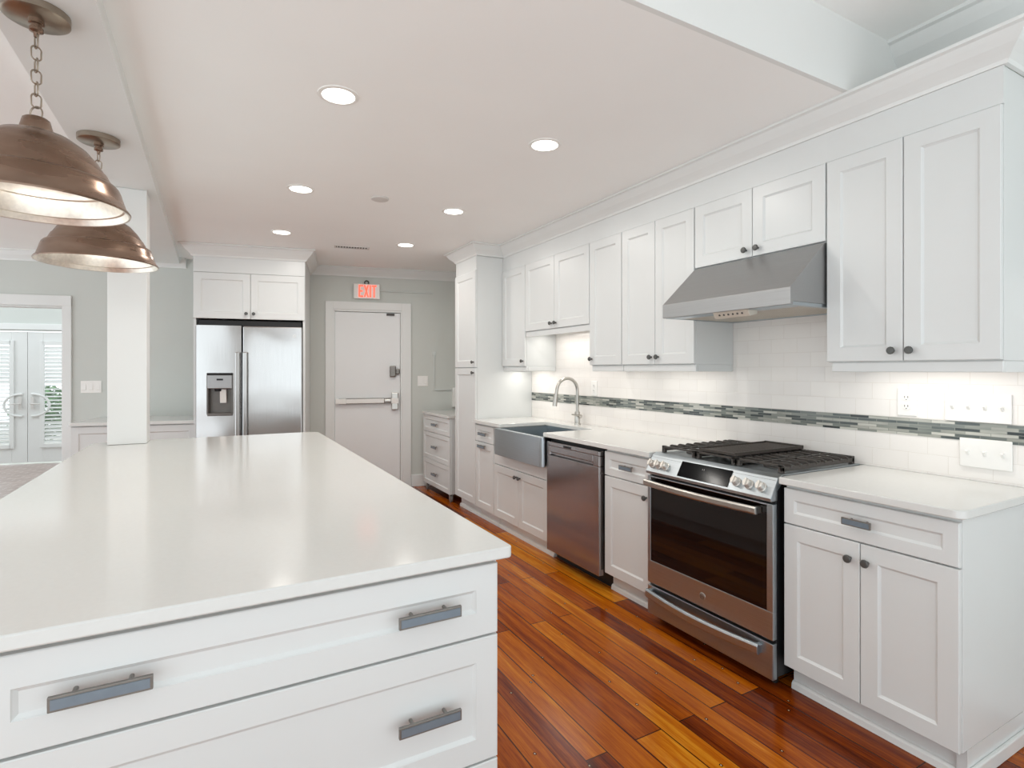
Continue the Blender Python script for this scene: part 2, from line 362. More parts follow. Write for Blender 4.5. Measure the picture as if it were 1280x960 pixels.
bm = B((-0.235, -0.165, -0.035, 0.012, 1.29, 1.42), (-0.165, -0.12, -0.025, 0.012, 1.32, 1.385)); obj('deadbolt', bm, 'pull', dr, bevel=0.012)
obj('contact_sensor', B((-0.27, -0.18, -0.012, 0.012, 2.005, 2.03)), 'slot', dr, bevel=0.003)

# room beyond the opening: garden doors with plantation shutters
far = -3.19
fo = Vector(wpt(0, far))
nb = B((-8.0, 0.8, -3.05, 0.0, -0.05, 0.0)); o = struct('floor_sunroom', nb, 'paver'); o.name = 'floor.001'; o.location = fo; o.rotation_euler = (0, 0, RZB)
DL, DM, DR_, DH = -6.08, -5.18, -4.28, 1.93
fw = B((-8, DL - 0.02, 0, 0.12, 0, 2.6), (DR_ + 0.02, 0.8, 0, 0.12, 0, 2.6), (DL - 0.02, DR_ + 0.02, 0, 0.12, DH + 0.02, 2.6))
o = struct('wall_far', fw, 'wall'); o.location = fo; o.rotation_euler = (0, 0, RZB)
o = struct('trim_6', B((DL - 0.11, DL - 0.012, -0.02, 0, 0, DH + 0.1), (DR_ + 0.012, DR_ + 0.11, -0.02, 0, 0, DH + 0.1), (DL - 0.13, DR_ + 0.13, -0.03, 0, DH + 0.03, DH + 0.12)), 'trim', bevel=0.004)
o.location = fo; o.rotation_euler = (0, 0, RZB)
def shutter_door(name, x0, x1, hinge_left):
    d = bpy.data.objects.new(name, None); COL.objects.link(d); d['kind'] = 'structure'; d.location = fo; d.rotation_euler = (0, 0, RZB)
    st = 0.19; bot = 0.27; top = 1.76
    m0 = x0 + (0.12 if hinge_left else st); m1 = x1 - (st if hinge_left else 0.12)
    obj('door_frame', B((x0 + 0.003, m0, 0, 0.05, 0.02, DH), (m1, x1 - 0.003, 0, 0.05, 0.02, DH), (m0, m1, 0, 0.05, 0.02, bot), (m0, m1, 0, 0.05, top, DH)), 'trim', d, bevel=0.004)
    fr = B((m0 - 0.035, m0 + 0.02, -0.025, 0, bot - 0.04, top + 0.04), (m1 - 0.02, m1 + 0.035, -0.025, 0, bot - 0.04, top + 0.04), (m0, m1, -0.025, 0, bot - 0.04, bot + 0.02), (m0, m1, -0.025, 0, top - 0.02, top + 0.04))
    sh = obj('shutter_frame', fr, 'trim', d, bevel=0.004)
    z = bot + 0.05; bm = bmesh.new(); k = 0
    while z < top - 0.05:
        mid = 0.62 < z < 1.16
        a = math.radians(8 if mid else 38); hw, ht = 0.03, 0.004
        c, s_ = math.cos(a), math.sin(a); cy = 0.0
        pts = [(cy + p * c - q * s_, z + p * s_ + q * c) for p, q in ((-hw, -ht), (hw, -ht), (hw, ht), (-hw, ht))]
        prism(bm, pts, 'x', m0 + 0.02, m1 - 0.02); z += 0.055
    obj('louvers', bm, 'trim', sh)
    obj('glass_pane', B((m0, m1, 0.03, 0.034, bot, top)), M['glass'], d)
    # half-round plate and lever by the meeting stile
    hx = x1 - 0.075 if hinge_left else x0 + 0.075
    sg = -1 if hinge_left else 1
    bm = bmesh.new(); tube(bm, [(hx - sg * 0.02, -0.018, 0.70)] + [(hx + sg * 0.2 * math.cos(a), -0.018, 0.86 + 0.16 * math.sin(a)) for a in [(-PI / 2) + PI * i / 14 for i in range(15)]] + [(hx - sg * 0.02, -0.018, 1.02)], 0.017, 8)
    obj('handle_trim', bm, 'trim', d, smooth=True)
    bm = bmesh.new(); box(bm, hx - 0.02, hx + 0.02, -0.042, -0.03, 0.80, 0.98); lathe(bm, [(0.012, -0.09), (0.012, -0.04)], (hx, 0, 0.88), 'y', 12)
    tube(bm, [(hx, -0.085, 0.88), (hx + sg * 0.06, -0.09, 0.88), (hx + sg * 0.11, -0.085, 0.875)], 0.009)
    obj('handle', bm, 'vent', d, bevel=0.002)
#G
def glass():
    t = NT('clear_pane'); b = t.b; b.inputs['Alpha'].default_value = 0.1; b.inputs['Roughness'].default_value = 0.0
    nz = t.n('ShaderNodeTexNoise', Scale=2.0); t.l(t.ramp(nz.outputs[0], [(0, (0.97, 0.99, 0.98, 1)), (1, (1, 1, 1, 1))]), b.inputs['Base Color']); return t.m
M['glass'] = glass()
shutter_door('door_2', DL, DM, True); shutter_door('door_3', DM, DR_, False)
o = struct('ground_garden', B((-9, 2, 0.12, 6, -0.12, -0.05)), 'grass'); o.name = 'ground'; o.location = fo; o.rotation_euler = (0, 0, RZB)
def shrub(s, d, r, h, label):
    p = Vector(wpt(s, far - d)); t = thing('garden_shrub', label, 'shrub', (p.x, p.y, -0.05), 0, 'shrubs outside the garden doors')
    bm = bmesh.new(); tube(bm, [(0, 0, 0), (0.02, 0, h * 0.5), (0, 0.02, h * 0.9)], [0.03, 0.022, 0.01], 8); obj('stem', bm, 'stem', t)
    bm = bmesh.new(); rnd = random.Random(int(s * 100))
    for i in range(900):
        th, u = rnd.uniform(0, 2 * PI), rnd.uniform(-1, 1); rr = rnd.uniform(0.45, 1) ** 0.5
        q = math.sqrt(1 - u * u); c = Vector((math.cos(th) * q * r * rr, math.sin(th) * q * r * rr, h * 0.58 + u * h * 0.42 * rr))
        d1 = Vector((rnd.uniform(-1, 1), rnd.uniform(-1, 1), rnd.uniform(-0.4, 1))).normalized() * 0.07
        d2 = d1.cross(Vector((rnd.uniform(-1, 1), rnd.uniform(-1, 1), rnd.uniform(-1, 1)))).normalized() * 0.028
        vs = [bm.verts.new(c + v) for v in (-d1, d2, d1, -d2)]; bm.faces.new(vs)
    obj('foliage', bm, 'leaf', t)
shrub(-4.62, 1.3, 0.38, 1.25, 'green leafy shrub outside the right garden door, seen through its louvers')
shrub(-5.75, 1.6, 0.4, 1.2, 'green leafy shrub outside the left garden door, seen through its louvers')

# ---------------------------------------------------------------- cabinet kit (local x right, y into the cabinet, z up; front face y = 0)
def knob(parent, x, z, y=0.0, r=0.0155):
    bm = bmesh.new(); lathe(bm, [(0.006, 0.0), (0.006, -0.014), (r * 0.85, -0.017), (r, -0.021), (r, -0.025), (r * 0.8, -0.029), (0.0, -0.03)], (x, y, z), 'y', 12, cap=False)
    return obj('knob', bm, 'knobdark', parent, smooth=True)
def pull(parent, x, z, L=0.155, y=0.0, h=0.027):
    bm = B((x - L / 2, x + L / 2, y - 0.031, y - 0.023, z - h / 2, z + h / 2))
    for sx in (-1, 1): lathe(bm, [(0.0045, y), (0.0045, y - 0.026)], (x + sx * L * 0.27, 0, z + h * 0.25), 'y', 10)
    o = obj('handle', bm, 'pull', parent, bevel=0.0012)
    e = 0.0045
    obj('handle_face', B((x - L / 2 + e, x + L / 2 - e, y - 0.0325, y - 0.030, z - h / 2 + e, z + h / 2 - e)), 'pullface', o)
    return o
def door(parent, x0, x1, z0, z1, kn=None, stile=0.06):
    bm = bmesh.new(); shaker(bm, x0, x1, z0, z1, stile=stile); d = obj('door', bm, 'cab', parent)
    if kn: knob(d, *kn)
    return d
def drawer(parent, x0, x1, z0, z1, pulls=(), L=0.155, stile=0.045, h=0.027):
    bm = bmesh.new(); shaker(bm, x0, x1, z0, z1, stile=stile); d = obj('drawer', bm, 'cab', parent)
    for x in pulls: pull(d, x, (z0 + z1) / 2, L, h=h)
    return d
G = 0.0018
XF = 2.13                                                       # door face of the base run
def run(name, label, cat, y_left, y_right, xf=XF, group=None):
    return thing(name, label, cat, (xf, y_left, 0), RUN, group), y_left - y_right
def base_body(t, W, end=False, D=0.615, x0=0.0, top=0.883):
    obj('body', B((x0, W, 0.021, D, 0.112, top)), 'cab', t, bevel=0.001)
    obj('toe_kick', B((x0, W - (0.03 if end else 0), 0.07, D, 0.0, 0.111)), 'cab', t)
    bm = bmesh.new(); prism(bm, [(0.07, 0.0), (0.07, 0.032), (0.062, 0.03), (0.055, 0.022), (0.052, 0.0)], 'x', x0, W - (0.03 if end else 0)); obj('shoe_moulding', bm, 'trim', t)
# right base cabinet, end of the run
t, W = run('base_cabinet', 'white base cabinet right of the stove with a wide drawer over two doors', 'cabinet', 1.482, 0.857)
base_body(t, W, True); obj('end_panel', B((W - 0.03, W, 0.052, 0.615, 0, 0.111)), 'cab', t)
obj('end_moulding', B((W, W + 0.014, 0.06, 0.615, 0, 0.05)), 'trim', t, bevel=0.004)
drawer(t, G, W - G, 0.722, 0.868, [W / 2 - 0.0], 0.105)
door(t, G, W / 2 - G, 0.114, 0.716, (W / 2 - 0.035, 0.652)); door(t, W / 2 + G, W - G, 0.114, 0.716, (W / 2 + 0.028, 0.652))
# narrow cabinet left of stove
t, W = run('base_cabinet', 'narrow white base cabinet between dishwasher and stove, one small drawer over one door', 'cabinet', 2.695, 2.285)
base_body(t, W); drawer(t, G, W - G, 0.722, 0.868, [W / 2 + 0.02], 0.11)
door(t, G, W - G, 0.114, 0.716, (W - 0.035, 0.652))
# sink cabinet
t, W = run('sink_cabinet', 'white sink base cabinet with two doors under the steel apron sink', 'cabinet', 4.222, 3.352)
base_body(t, W, top=0.655)
obj('apron_rail', B((0, W, 0.002, 0.021, 0.566, 0.664)), 'cab', t, bevel=0.001); obj('side_stile', B((0, 0.128, 0.021, 0.2, 0.664, 0.883)), 'cab', t)
door(t, G, W / 2 - G, 0.114, 0.560, (W / 2 - 0.03, 0.51)); door(t, W / 2 + G, W - G, 0.114, 0.560, (W / 2 + 0.03, 0.51))
# small cabinet by pantry
t, W = run('base_cabinet', 'slim white base cabinet between pantry and sink, pull handles on drawer and door', 'cabinet', 4.598, 4.228)
base_body(t, W); drawer(t, G, W - G, 0.722, 0.868, [W / 2], 0.15)
d = door(t, G, W - G, 0.114, 0.716); pull(d, W / 2 - 0.015, 0.682, 0.15)
# pantry
t, W = run('pantry_cabinet', 'tall white pantry cabinet at the far end of the run reaching the ceiling', 'cabinet', 5.085, 4.602)
PD = XW - XF - 0.003
obj('body', B((0, W, 0.021, PD, 0.112, 2.435)), 'cab', t, bevel=0.001); obj('toe_kick', B((0.0, W, 0.07, PD, 0, 0.111)), 'cab', t)
obj('fascia', B((0, W, 0.012, 0.021, 2.302, 2.435)), 'cab', t)
door(t, G, W - G, 0.12, 1.388, (W - 0.035, 1.345)); door(t, G, W - G, 1.396, 2.298, (W - 0.035, 1.445))
bm = bmesh.new(); prism(bm, [(0.07, 0.0), (0.07, 0.032), (0.062, 0.03), (0.055, 0.022), (0.052, 0.0)], 'x', 0.0, W); obj('shoe_moulding', bm, 'trim', t)

# uppers (door face X = 2.41)
XU = 2.41; UD = XW - XU - 0.012
def upper(label, y0, y1, zb, doors, rail=True, knobs=(), rail_h=0.042, valance=None, lampw=0.0):
    t, W = run('wall_cabinet', label, 'cabinet', y0, y1, XU)
    obj('body', B((0, W, 0.021, UD, zb, 2.435)), 'cab', t, bevel=0.001)
    obj('fascia', B((-0.002, W + 0.002, 0.010, 0.021, 2.302, 2.435)), 'cab', t)
    for (a, b), kn in zip(doors, knobs):
        door(t, a + G, b - G, zb + 0.004, 2.298, kn)
    if rail:
        L0, L1 = rail
        obj('light_rail', B((L0, L1, 0.016, 0.036, zb - rail_h, zb), *( [(L1 - 0.02, L1, 0.036, UD, zb - rail_h, zb)] if L1 >= W - 0.02 else []), *([(L0, L0 + 0.02, 0.036, UD, zb - rail_h, zb)] if L0 <= 0.02 else [])), 'cab', t, bevel=0.004)
    if valance: obj('valance', B((0, W, 0.012, 0.032, zb - valance, zb)), 'cab', t, bevel=0.001)
    if lampw:
        obj('light_strip', B((0.06, W - 0.06, UD * 0.45, UD * 0.45 + 0.03, zb - 0.012, zb)), 'plate', t, bevel=0.002)
        light('light_strip_lamp', 'AREA', (W / 2, UD * 0.45 + 0.015, zb - 0.015), lampw * W, WARM, t, shape='RECTANGLE', size=W - 0.14, size_y=0.03)
    return t, W
w_ = 1.468 - 0.848
upper('tall white wall cabinet nearest the camera, two full doors right of the range hood', 1.468, 0.848, 1.402, [(0, w_ / 2), (w_ / 2, w_)], (0.015, w_), [(w_ / 2 - 0.035, 1.447), (w_ / 2 + 0.03, 1.447)], lampw=RAIL_W * 1.7)
w_ = 2.232 - 1.472
upper('short white wall cabinet with two doors directly above the range hood', 2.232, 1.472, 1.945, [(0, w_ / 2), (w_ / 2, w_)], None, [(w_ / 2 - 0.035, 1.985), (w_ / 2 + 0.035, 1.985)])
w_ = 2.866 - 2.236
upper('white wall cabinet with two full doors just left of the range hood', 2.866, 2.236, 1.402, [(0, w_ / 2), (w_ / 2, w_)], (0.0, w_), [(w_ / 2 - 0.03, 1.45), (w_ / 2 + 0.03, 1.45)], lampw=RAIL_W)
w_ = 3.225 - 2.87
upper('narrow single-door white wall cabinet just right of the sink window gap', 3.225, 2.87, 1.402, [(0, w_)], (0.012, w_), [(0.03, 1.45)], lampw=RAIL_W)
w_ = 4.165 - 3.229
upper('short white wall cabinet with two doors high above the sink and faucet', 4.165, 3.229, 1.705, [(0, w_ / 2), (w_ / 2, w_)], None, [(w_ / 2 - 0.035, 1.75), (w_ / 2 + 0.03, 1.75)], valance=0.045, lampw=RAIL_W * 2.0)
w_ = 4.598 - 4.169
upper('single-door white wall cabinet in the corner beside the tall pantry', 4.598, 4.169, 1.402, [(0, w_)], (0.0, w_), [(w_ - 0.03, 1.45)], lampw=RAIL_W * 2.2)
bm = bmesh.new()                                             # one crown along uppers and pantry
sweep(bm, [(XW - 0.002, 5.087), (XF + 0.02, 5.087), (XF + 0.02, 4.600), (XU + 0.02, 4.600), (XU + 0.02, 0.846), (XW - 0.002, 0.846)][::-1], [(-a, z) for a, z in crown_prof(2.436, 1.1, 0.103)])
struct('trim_7', bm, 'trim')

# ---------------------------------------------------------------- worktops
def slab(bm, pts, z0=0.885, z1=0.915): prism(bm, pts, 'z', z0, z1)
bm = bmesh.new(); slab(bm, rrect(2.103, XW - 0.011, 0.835, 1.487, (0.035, 0, 0, 0)))
tag(obj('worktop', bm, 'quartz', bevel=0.004, smooth=True), 'short white quartz worktop to the right of the stove', 'countertop')
bm = bmesh.new(); SY0, SY1 = 3.372, 4.062
slab(bm, [(2.103, 2.272), (2.103, SY0), (2.56, SY0), (2.56, SY1), (2.103, SY1), (2.103, 4.598), (XW - 0.011, 4.598), (XW - 0.011, 2.272)])
tag(obj('worktop', bm, 'quartz', bevel=0.003), 'long white quartz worktop from stove to pantry, cut out around the sink', 'countertop')
# ---------------------------------------------------------------- island
IX0, IX1, IY0, IY1 = -0.66, 0.677, 1.231, 4.235
bm = bmesh.new(); slab(bm, rrect(IX0, IX1, IY0, IY1, (0.02, 0.014, 0.08, 0.08)))
tag(obj('worktop', bm, 'quartz', bevel=0.004, smooth=True), 'large white quartz island worktop in the foreground under copper pendants', 'countertop')
t = thing('island_cabinet', 'white island base in the foreground with wide drawers facing the camera', 'cabinet', (-0.372, 1.250, 0), 0)
W = 0.648 + 0.372
obj('body', B((-0.25, W, 0.021, IY1 - 1.25 - 0.03, 0.10, 0.883)), 'cab', t, bevel=0.001)
obj('toe_kick', B((-0.2, W - 0.03, 0.08, IY1 - 1.25 - 0.08, 0, 0.10)), 'cab', t)
obj('end_panel', B((-0.25, -0.004, 0.002, 0.021, 0.10, 0.878)), 'cab', t)
drawer(t, G, W - 0.006, 0.694, 0.872, [0.195, 0.823], 0.155, 0.06)
drawer(t, G, W - 0.006, 0.375, 0.688, [0.195, 0.823], 0.155, 0.06)
drawer(t, G, W - 0.006, 0.104, 0.369, [0.195, 0.823], 0.155, 0.06)

# ---------------------------------------------------------------- stove
SW = 0.762
t = thing('gas_stove', 'stainless steel slide-in gas stove with dark oven window and iron grates', 'stove', (2.085, 2.262, 0), RUN)
obj('body', B((0.004, SW - 0.004, 0.028, 0.655, 0.05, 0.895)), 'black', t, bevel=0.002)
for x in (0.05, SW - 0.05):
    for y in (0.08, 0.58):
        bm = bmesh.new(); lathe(bm, [(0.016, 0.0), (0.016, 0.05)], (x, y, 0), 'z', 12); obj('levelling_foot', bm, 'blackp', t)
od = obj('oven_door', B((0, SW, 0, 0.028, 0.215, 0.335), (0, 0.022, 0, 0.028, 0.335, 0.795), (SW - 0.03, SW, 0, 0.028, 0.335, 0.795), (0.022, SW - 0.03, 0, 0.028, 0.788, 0.795)), 'steel', t, bevel=0.002)
obj('oven_window', B((0.022, SW - 0.03, 0.003, 0.026, 0.335, 0.788)), 'ovenglass', od)
def bow(y, x0, x1, z, out, n=16): return [(x0 + (x1 - x0) * i / n, y - out * math.sin(PI * i / n) ** 0.55, z) for i in range(n + 1)]
def bar_handle(parent, z, h, out=0.022, base=0.038, m='chrome'):
    bm = bmesh.new(); n = 18; x0, x1 = 0.012, SW - 0.055
    rows = []
    for i in range(n + 1):
        x = x0 + (x1 - x0) * i / n; yy = -base - out * math.sin(PI * i / n)
        rows.append([bm.verts.new(p) for p in ((x, yy, z - h / 2), (x, yy - 0.006, z - h * 0.3), (x, yy - 0.006, z + h * 0.3), (x, yy, z + h / 2), (x, yy + 0.012, z + h / 2), (x, yy + 0.012, z - h / 2))])
    for a, b in zip(rows, rows[1:]):
        for k in range(6): bm.faces.new((a[k], a[(k + 1) % 6], b[(k + 1) % 6], b[k]))
    bm.faces.new(rows[0]); bm.faces.new(rows[-1][::-1])
    for x in (x0, x1 - 0.022): box(bm, x, x + 0.022, -base + 0.004, 0.0, z - h * 0.4, z + h * 0.4)
    return obj('handle', bm, m, parent, bevel=0.0015)
bar_handle(od, 0.762, 0.034)
bm = bmesh.new(); lathe(bm, [(0.0, -0.003), (0.017, -0.003), (0.019, -0.0015), (0.019, 0.0)], (SW * 0.5, 0, 0.268), 'y', 24, cap=False)
e = obj('emblem', bm, 'chrome', od, smooth=True)
bm = bmesh.new(); tube(bm, [(SW * 0.5 + 0.0115 * math.cos(a), -0.0034, 0.268 + 0.0115 * math.sin(a)) for a in [2 * PI * i / 24 for i in range(24)]], 0.0009, 6, closed=True)
for dx in (-0.0035, 0.0035): tube(bm, [(SW * 0.5 + dx + 0.003 * math.cos(a), -0.0034, 0.268 + 0.0045 * math.sin(a)) for a in [2 * PI * i / 12 for i in range(12)]], 0.0007, 6, closed=True)
obj('emblem_ring', bm, 'slot', e)
sd = obj('storage_drawer', B((0, SW, 0, 0.028, 0.045, 0.200)), 'steel', t, bevel=0.003)
bar_handle(sd, 0.160, 0.046, 0.034, 0.024, 'steel')
# slanted control fascia
bm = bmesh.new(); prism(bm, [(0.03, 0.808), (-0.012, 0.808), (-0.014, 0.822), (0.035, 0.905), (0.06, 0.916), (0.08, 0.916), (0.08, 0.895), (0.03, 0.85)], 'x', 0, SW)
cp = obj('control_panel', bm, 'steel', t, bevel=0.002)
A0 = Vector((-0.014, 0.822)); A1 = Vector((0.035, 0.905)); dd = (A1 - A0).normalized(); nn = Vector((-dd.y, dd.x))
def fascia(u, out): p = A0 + dd * u + nn * out; return p.x, p.y
pts = [fascia(0.008, 0.0005), fascia(0.008, 0.003), fascia(0.09, 0.003), fascia(0.09, 0.0005)]
bm = bmesh.new(); prism(bm, pts, 'x', 0.225, 0.535); tp = obj('touch_display', bm, 'touch', cp)
bm = bmesh.new()
for x in (0.366, 0.376): 
    p0, p1 = fascia(0.062, 0.0033), fascia(0.07, 0.0033)
    tube(bm, [(x + 0.0015, p0[0], p0[1]), (x, p1[0], p1[1])], 0.0008, 6)
obj('display_marks', bm, 'vent', tp)
ang = math.atan2(nn.y, nn.x)
for i, x in enumerate((0.035, 0.083, 0.131, 0.575, 0.640, 0.705)):
    bm = bmesh.new(); lathe(bm, [(0.022, 0.0), (0.022, 0.006), (0.0185, 0.008), (0.0175, 0.028), (0.015, 0.032), (0.0, 0.032)], (0, 0, 0), 'z', 20, cap=False); box(bm, -0.0045, 0.0045, -0.0175, 0.0175, 0.026, 0.037)
    c = fascia(0.042, 0.0)
    rot = Matrix.Rotation(PI / 2 - math.atan2(dd.y, dd.x) + PI / 2 - PI / 2, 4, 'X')
    # local z -> fascia normal
    N3 = Vector((0, nn.x, nn.y)); U3 = Vector((0, dd.x, dd.y)); X3 = Vector((1, 0, 0))
    mt = Matrix((X3, U3, N3)).transposed().to_4x4(); mt.translation = Vector((x, c[0], c[1]))
    bmesh.ops.transform(bm, matrix=mt, verts=bm.verts); obj('burner_knob', bm, 'knob_silver', cp, smooth=True)
ct = obj('cooktop', B((0.0, SW, 0.06, 0.648, 0.895, 0.917)), 'steel', t, bevel=0.003)
for (x, y, r) in ((0.14, 0.21, 0.045), (0.14, 0.49, 0.04), (0.622, 0.21, 0.05), (0.622, 0.49, 0.036), (0.381, 0.34, 0.05)):
    bm = bmesh.new(); lathe(bm, [(r, 0.917), (r, 0.924), (r * 0.75, 0.926), (r * 0.75, 0.935), (r * 0.65, 0.938), (0.0, 0.938)], (x, y, 0), 'z', 24, cap=False); obj('burner', bm, 'iron', ct, smooth=True)
def grate(x0, x1, y0=0.085, y1=0.635):
    bm = bmesh.new(); z0, z1 = 0.943, 0.953; b = 0.009
    for x in (x0, x1 - b): box(bm, x, x + b, y0, y1, 0.924, z1 - 0.009)
    for y in (y0, y1 - b, (y0 + y1) / 2 - b / 2): box(bm, x0, x1, y, y + b, z0, z1)
    n = 9
    for k in range(1, n):
        y = y0 + (y1 - y0) * k / n
        if False: continue
        L = (x1 - x0) * 0.40
        prism(bm, [(x0 - 0.003, z0 - 0.006), (x0 + L, z0 + 0.004), (x0 + L, z1 + 0.001), (x0 + 0.012, z1 + 0.003), (x0 - 0.003, z1 - 0.003)], 'y', y, y + b * 0.8)
        prism(bm, [(x1 + 0.003, z0 - 0.006), (x1 - L, z0 + 0.004), (x1 - L, z1 + 0.001), (x1 - 0.012, z1 + 0.003), (x1 + 0.003, z1 - 0.003)], 'y', y, y + b * 0.8)
    box(bm, (x0 + x1) / 2 - b / 2, (x0 + x1) / 2 + b / 2, y0, y1, z0, z1)
    for x in (x0, x1 - 0.02):
        for y in (y0, y1 - 0.02): box(bm, x, x + 0.02, y, y + 0.02, 0.917, z1)
    return obj('grate', bm, 'iron', t, bevel=0.002)
grate(0.020, 0.254); grate(0.264, 0.498); grate(0.508, 0.744)
bm = B((0.268, 0.494, 0.10, 0.62, 0.9535, 0.962), (0.268, 0.276, 0.10, 0.62, 0.962, 0.97), (0.486, 0.494, 0.10, 0.62, 0.962, 0.97), (0.268, 0.494, 0.10, 0.108, 0.962, 0.966), (0.268, 0.494, 0.612, 0.62, 0.962, 0.972))
for k in range(24): box(bm, 0.284, 0.478, 0.12 + k * 0.0205, 0.129 + k * 0.0205, 0.962, 0.9645)
tag(obj('griddle_plate', bm, 'griddle', bevel=0.001), 'flat dark ribbed griddle plate lying on the middle stove grate', 'griddle')
g = bpy.data.objects['griddle_plate']; g.location = (2.085, 2.262, 0.0035); g.rotation_euler = (0, 0, RUN)

# ---------------------------------------------------------------- range hood
HW = 2.230 - 1.474
t = thing('range_hood', 'wide stainless steel range hood under the short cabinet above the stove', 'range hood', (2.164, 2.230, 0), RUN)
hd = XW - 2.164 - 0.012
bm = bmesh.new(); P = [(0, 1.652), (0, 1.725), (0.245, 1.942), (hd, 1.942), (hd, 1.652), (hd - 0.02, 1.652), (hd - 0.02, 1.665), (0.02, 1.665), (0.02, 1.652)]
prism(bm, P, 'x', 0, HW); obj('canopy', bm, 'steel_h', t, bevel=0.0015)
bm = B((0.003, 0.03, 0.022, hd - 0.004, 1.650, 1.6645), (HW - 0.03, HW - 0.003, 0.022, hd - 0.004, 1.650, 1.6645), (0.03, HW - 0.03, 0.022, 0.11, 1.650, 1.6535), (0.03, HW - 0.03, hd - 0.04, hd, 1.650, 1.6535)); obj('bottom_rim', bm, 'steel', t)
for k in range(2):
    x0 = 0.035 + k * (HW - 0.06) / 2; x1 = x0 + (HW - 0.075) / 2; bm = B((x0, x1, 0.11, hd - 0.04, 1.660, 1.664))
    n = 22
    for i in range(n):
        y = 0.115 + (hd - 0.165) * i / n; box(bm, x0, x1, y, y + 0.009, 1.651, 1.660)
    obj('baffle_filter', bm, 'hoodpanel', t)  # beige in place of steel paints in the light on the slats
bm = bmesh.new(); prism(bm, [(0.008, 1.6515), (0.028, 1.622), (0.08, 1.634), (0.08, 1.6515)], 'x', 0.335, 0.535); hp = obj('switch_panel', bm, 'hoodpanel', t, bevel=0.001)
for i in range(6):
    bm = bmesh.new(); lathe(bm, [(0.0045, 0.014), (0.0045, 0.026)], (0.37 + i * 0.026, 0, 1.637), 'y', 10); obj('button', bm, 'slot', hp)
# ---------------------------------------------------------------- dishwasher
DW = 0.605
t = thing('dishwasher', 'stainless steel dishwasher between the sink and the narrow cabinet', 'dishwasher', (2.10, 3.318, 0), RUN)
obj('body', B((0.004, DW - 0.004, 0.042, 0.6, 0.1, 0.872)), 'blackp', t)
obj('toe_kick', B((-0.015, DW + 0.015, 0.10, 0.5, 0.0, 0.098)), 'blackp', t)
dp = obj('door_panel', B((0, DW, 0, 0.04, 0.085, 0.765), (0, DW, 0, 0.04, 0.832, 0.862), (0, 0.045, 0, 0.04, 0.765, 0.832), (DW - 0.06, DW, 0, 0.04, 0.765, 0.832), (0.045, DW - 0.06, 0.022, 0.04, 0.765, 0.832)), 'steel_dw', t, bevel=0.004)
bm = bmesh.new(); prism(bm, [(-0.001, 0.832), (0.004, 0.832), (0.018, 0.79), (0.016, 0.782), (-0.001, 0.79)], 'x', 0.046, DW - 0.061); obj('handle', bm, 'steel_dw', dp, bevel=0.002)
obj('control_window', B((0.215, 0.305, -0.001, 0.004, 0.838, 0.852)), 'blackp', dp)
# ---------------------------------------------------------------- sink and faucet
t = thing('apron_sink', 'stainless steel apron-front sink set into the long worktop', 'sink', (2.06, 4.09, 0), RUN)
KW = 0.755
bm = bmesh.new(); prism(bm, rrect(0, KW, 0, 0.04, (0.03, 0.03, 0, 0)), 'z', 0.668, 0.884); obj('apron', bm, 'steel', t, smooth=True, bevel=0.002)
bm = bmesh.new()
x0, x1, y0, y1 = 0.034, KW - 0.042, 0.041, 0.515
for b in ((x0, x0 + 0.006, y0, y1, 0.69, 0.884), (x1 - 0.006, x1, y0, y1, 0.69, 0.884), (x0, x1, y1 - 0.006, y1, 0.69, 0.884), (x0, x1, y0, y1, 0.684, 0.69)): box(bm, *b)
obj('basin', bm, 'steel', t); bm = bmesh.new(); lathe(bm, [(0.045, 0.69), (0.045, 0.693), (0.03, 0.692), (0.0, 0.6905)], (KW / 2, 0.3, 0), 'z', 24, cap=False); obj('drain', bm, 'chrome', t, smooth=True)
t = thing('faucet', 'tall brushed nickel gooseneck faucet standing behind the sink', 'faucet', (2.672, 3.742, 0.915))
bm = bmesh.new(); lathe(bm, [(0.027, 0), (0.027, 0.008), (0.023, 0.012), (0.022, 0.10), (0.018, 0.108), (0.0, 0.108)], n=24, cap=False); obj('base', bm, 'chrome', t, smooth=True)
R = 0.102; zc = 0.284
pts = [(0, 0, 0.10), (0, 0, zc)] + [(-R + R * math.cos(a), 0, zc + R * math.sin(a)) for a in [PI * i / 16 for i in range(1, 16)]]
pts += [(-2 * R - 0.002, 0, zc), (-2 * R - 0.01, 0, zc - 0.04)]
bm = bmesh.new(); tube(bm, pts, 0.0135, 14); obj('spout', bm, 'chrome', t, smooth=True)
bm = bmesh.new(); tube(bm, [(-2 * R - 0.01, 0, zc - 0.035), (-2 * R - 0.014, 0, zc - 0.06), (-2 * R - 0.023, 0, zc - 0.125)], [0.0165, 0.018, 0.0195], 14); obj('spray_head', bm, 'chrome', t, smooth=True)
bm = bmesh.new(); tube(bm, [(0, 0, 0.07), (0, -0.05, 0.07)], 0.015, 12); tube(bm, [(0, -0.042, 0.072), (-0.04, -0.046, 0.082), (-0.09, -0.048, 0.09)], [0.008, 0.006, 0.005], 10); obj('lever', bm, 'chrome', t, smooth=True)

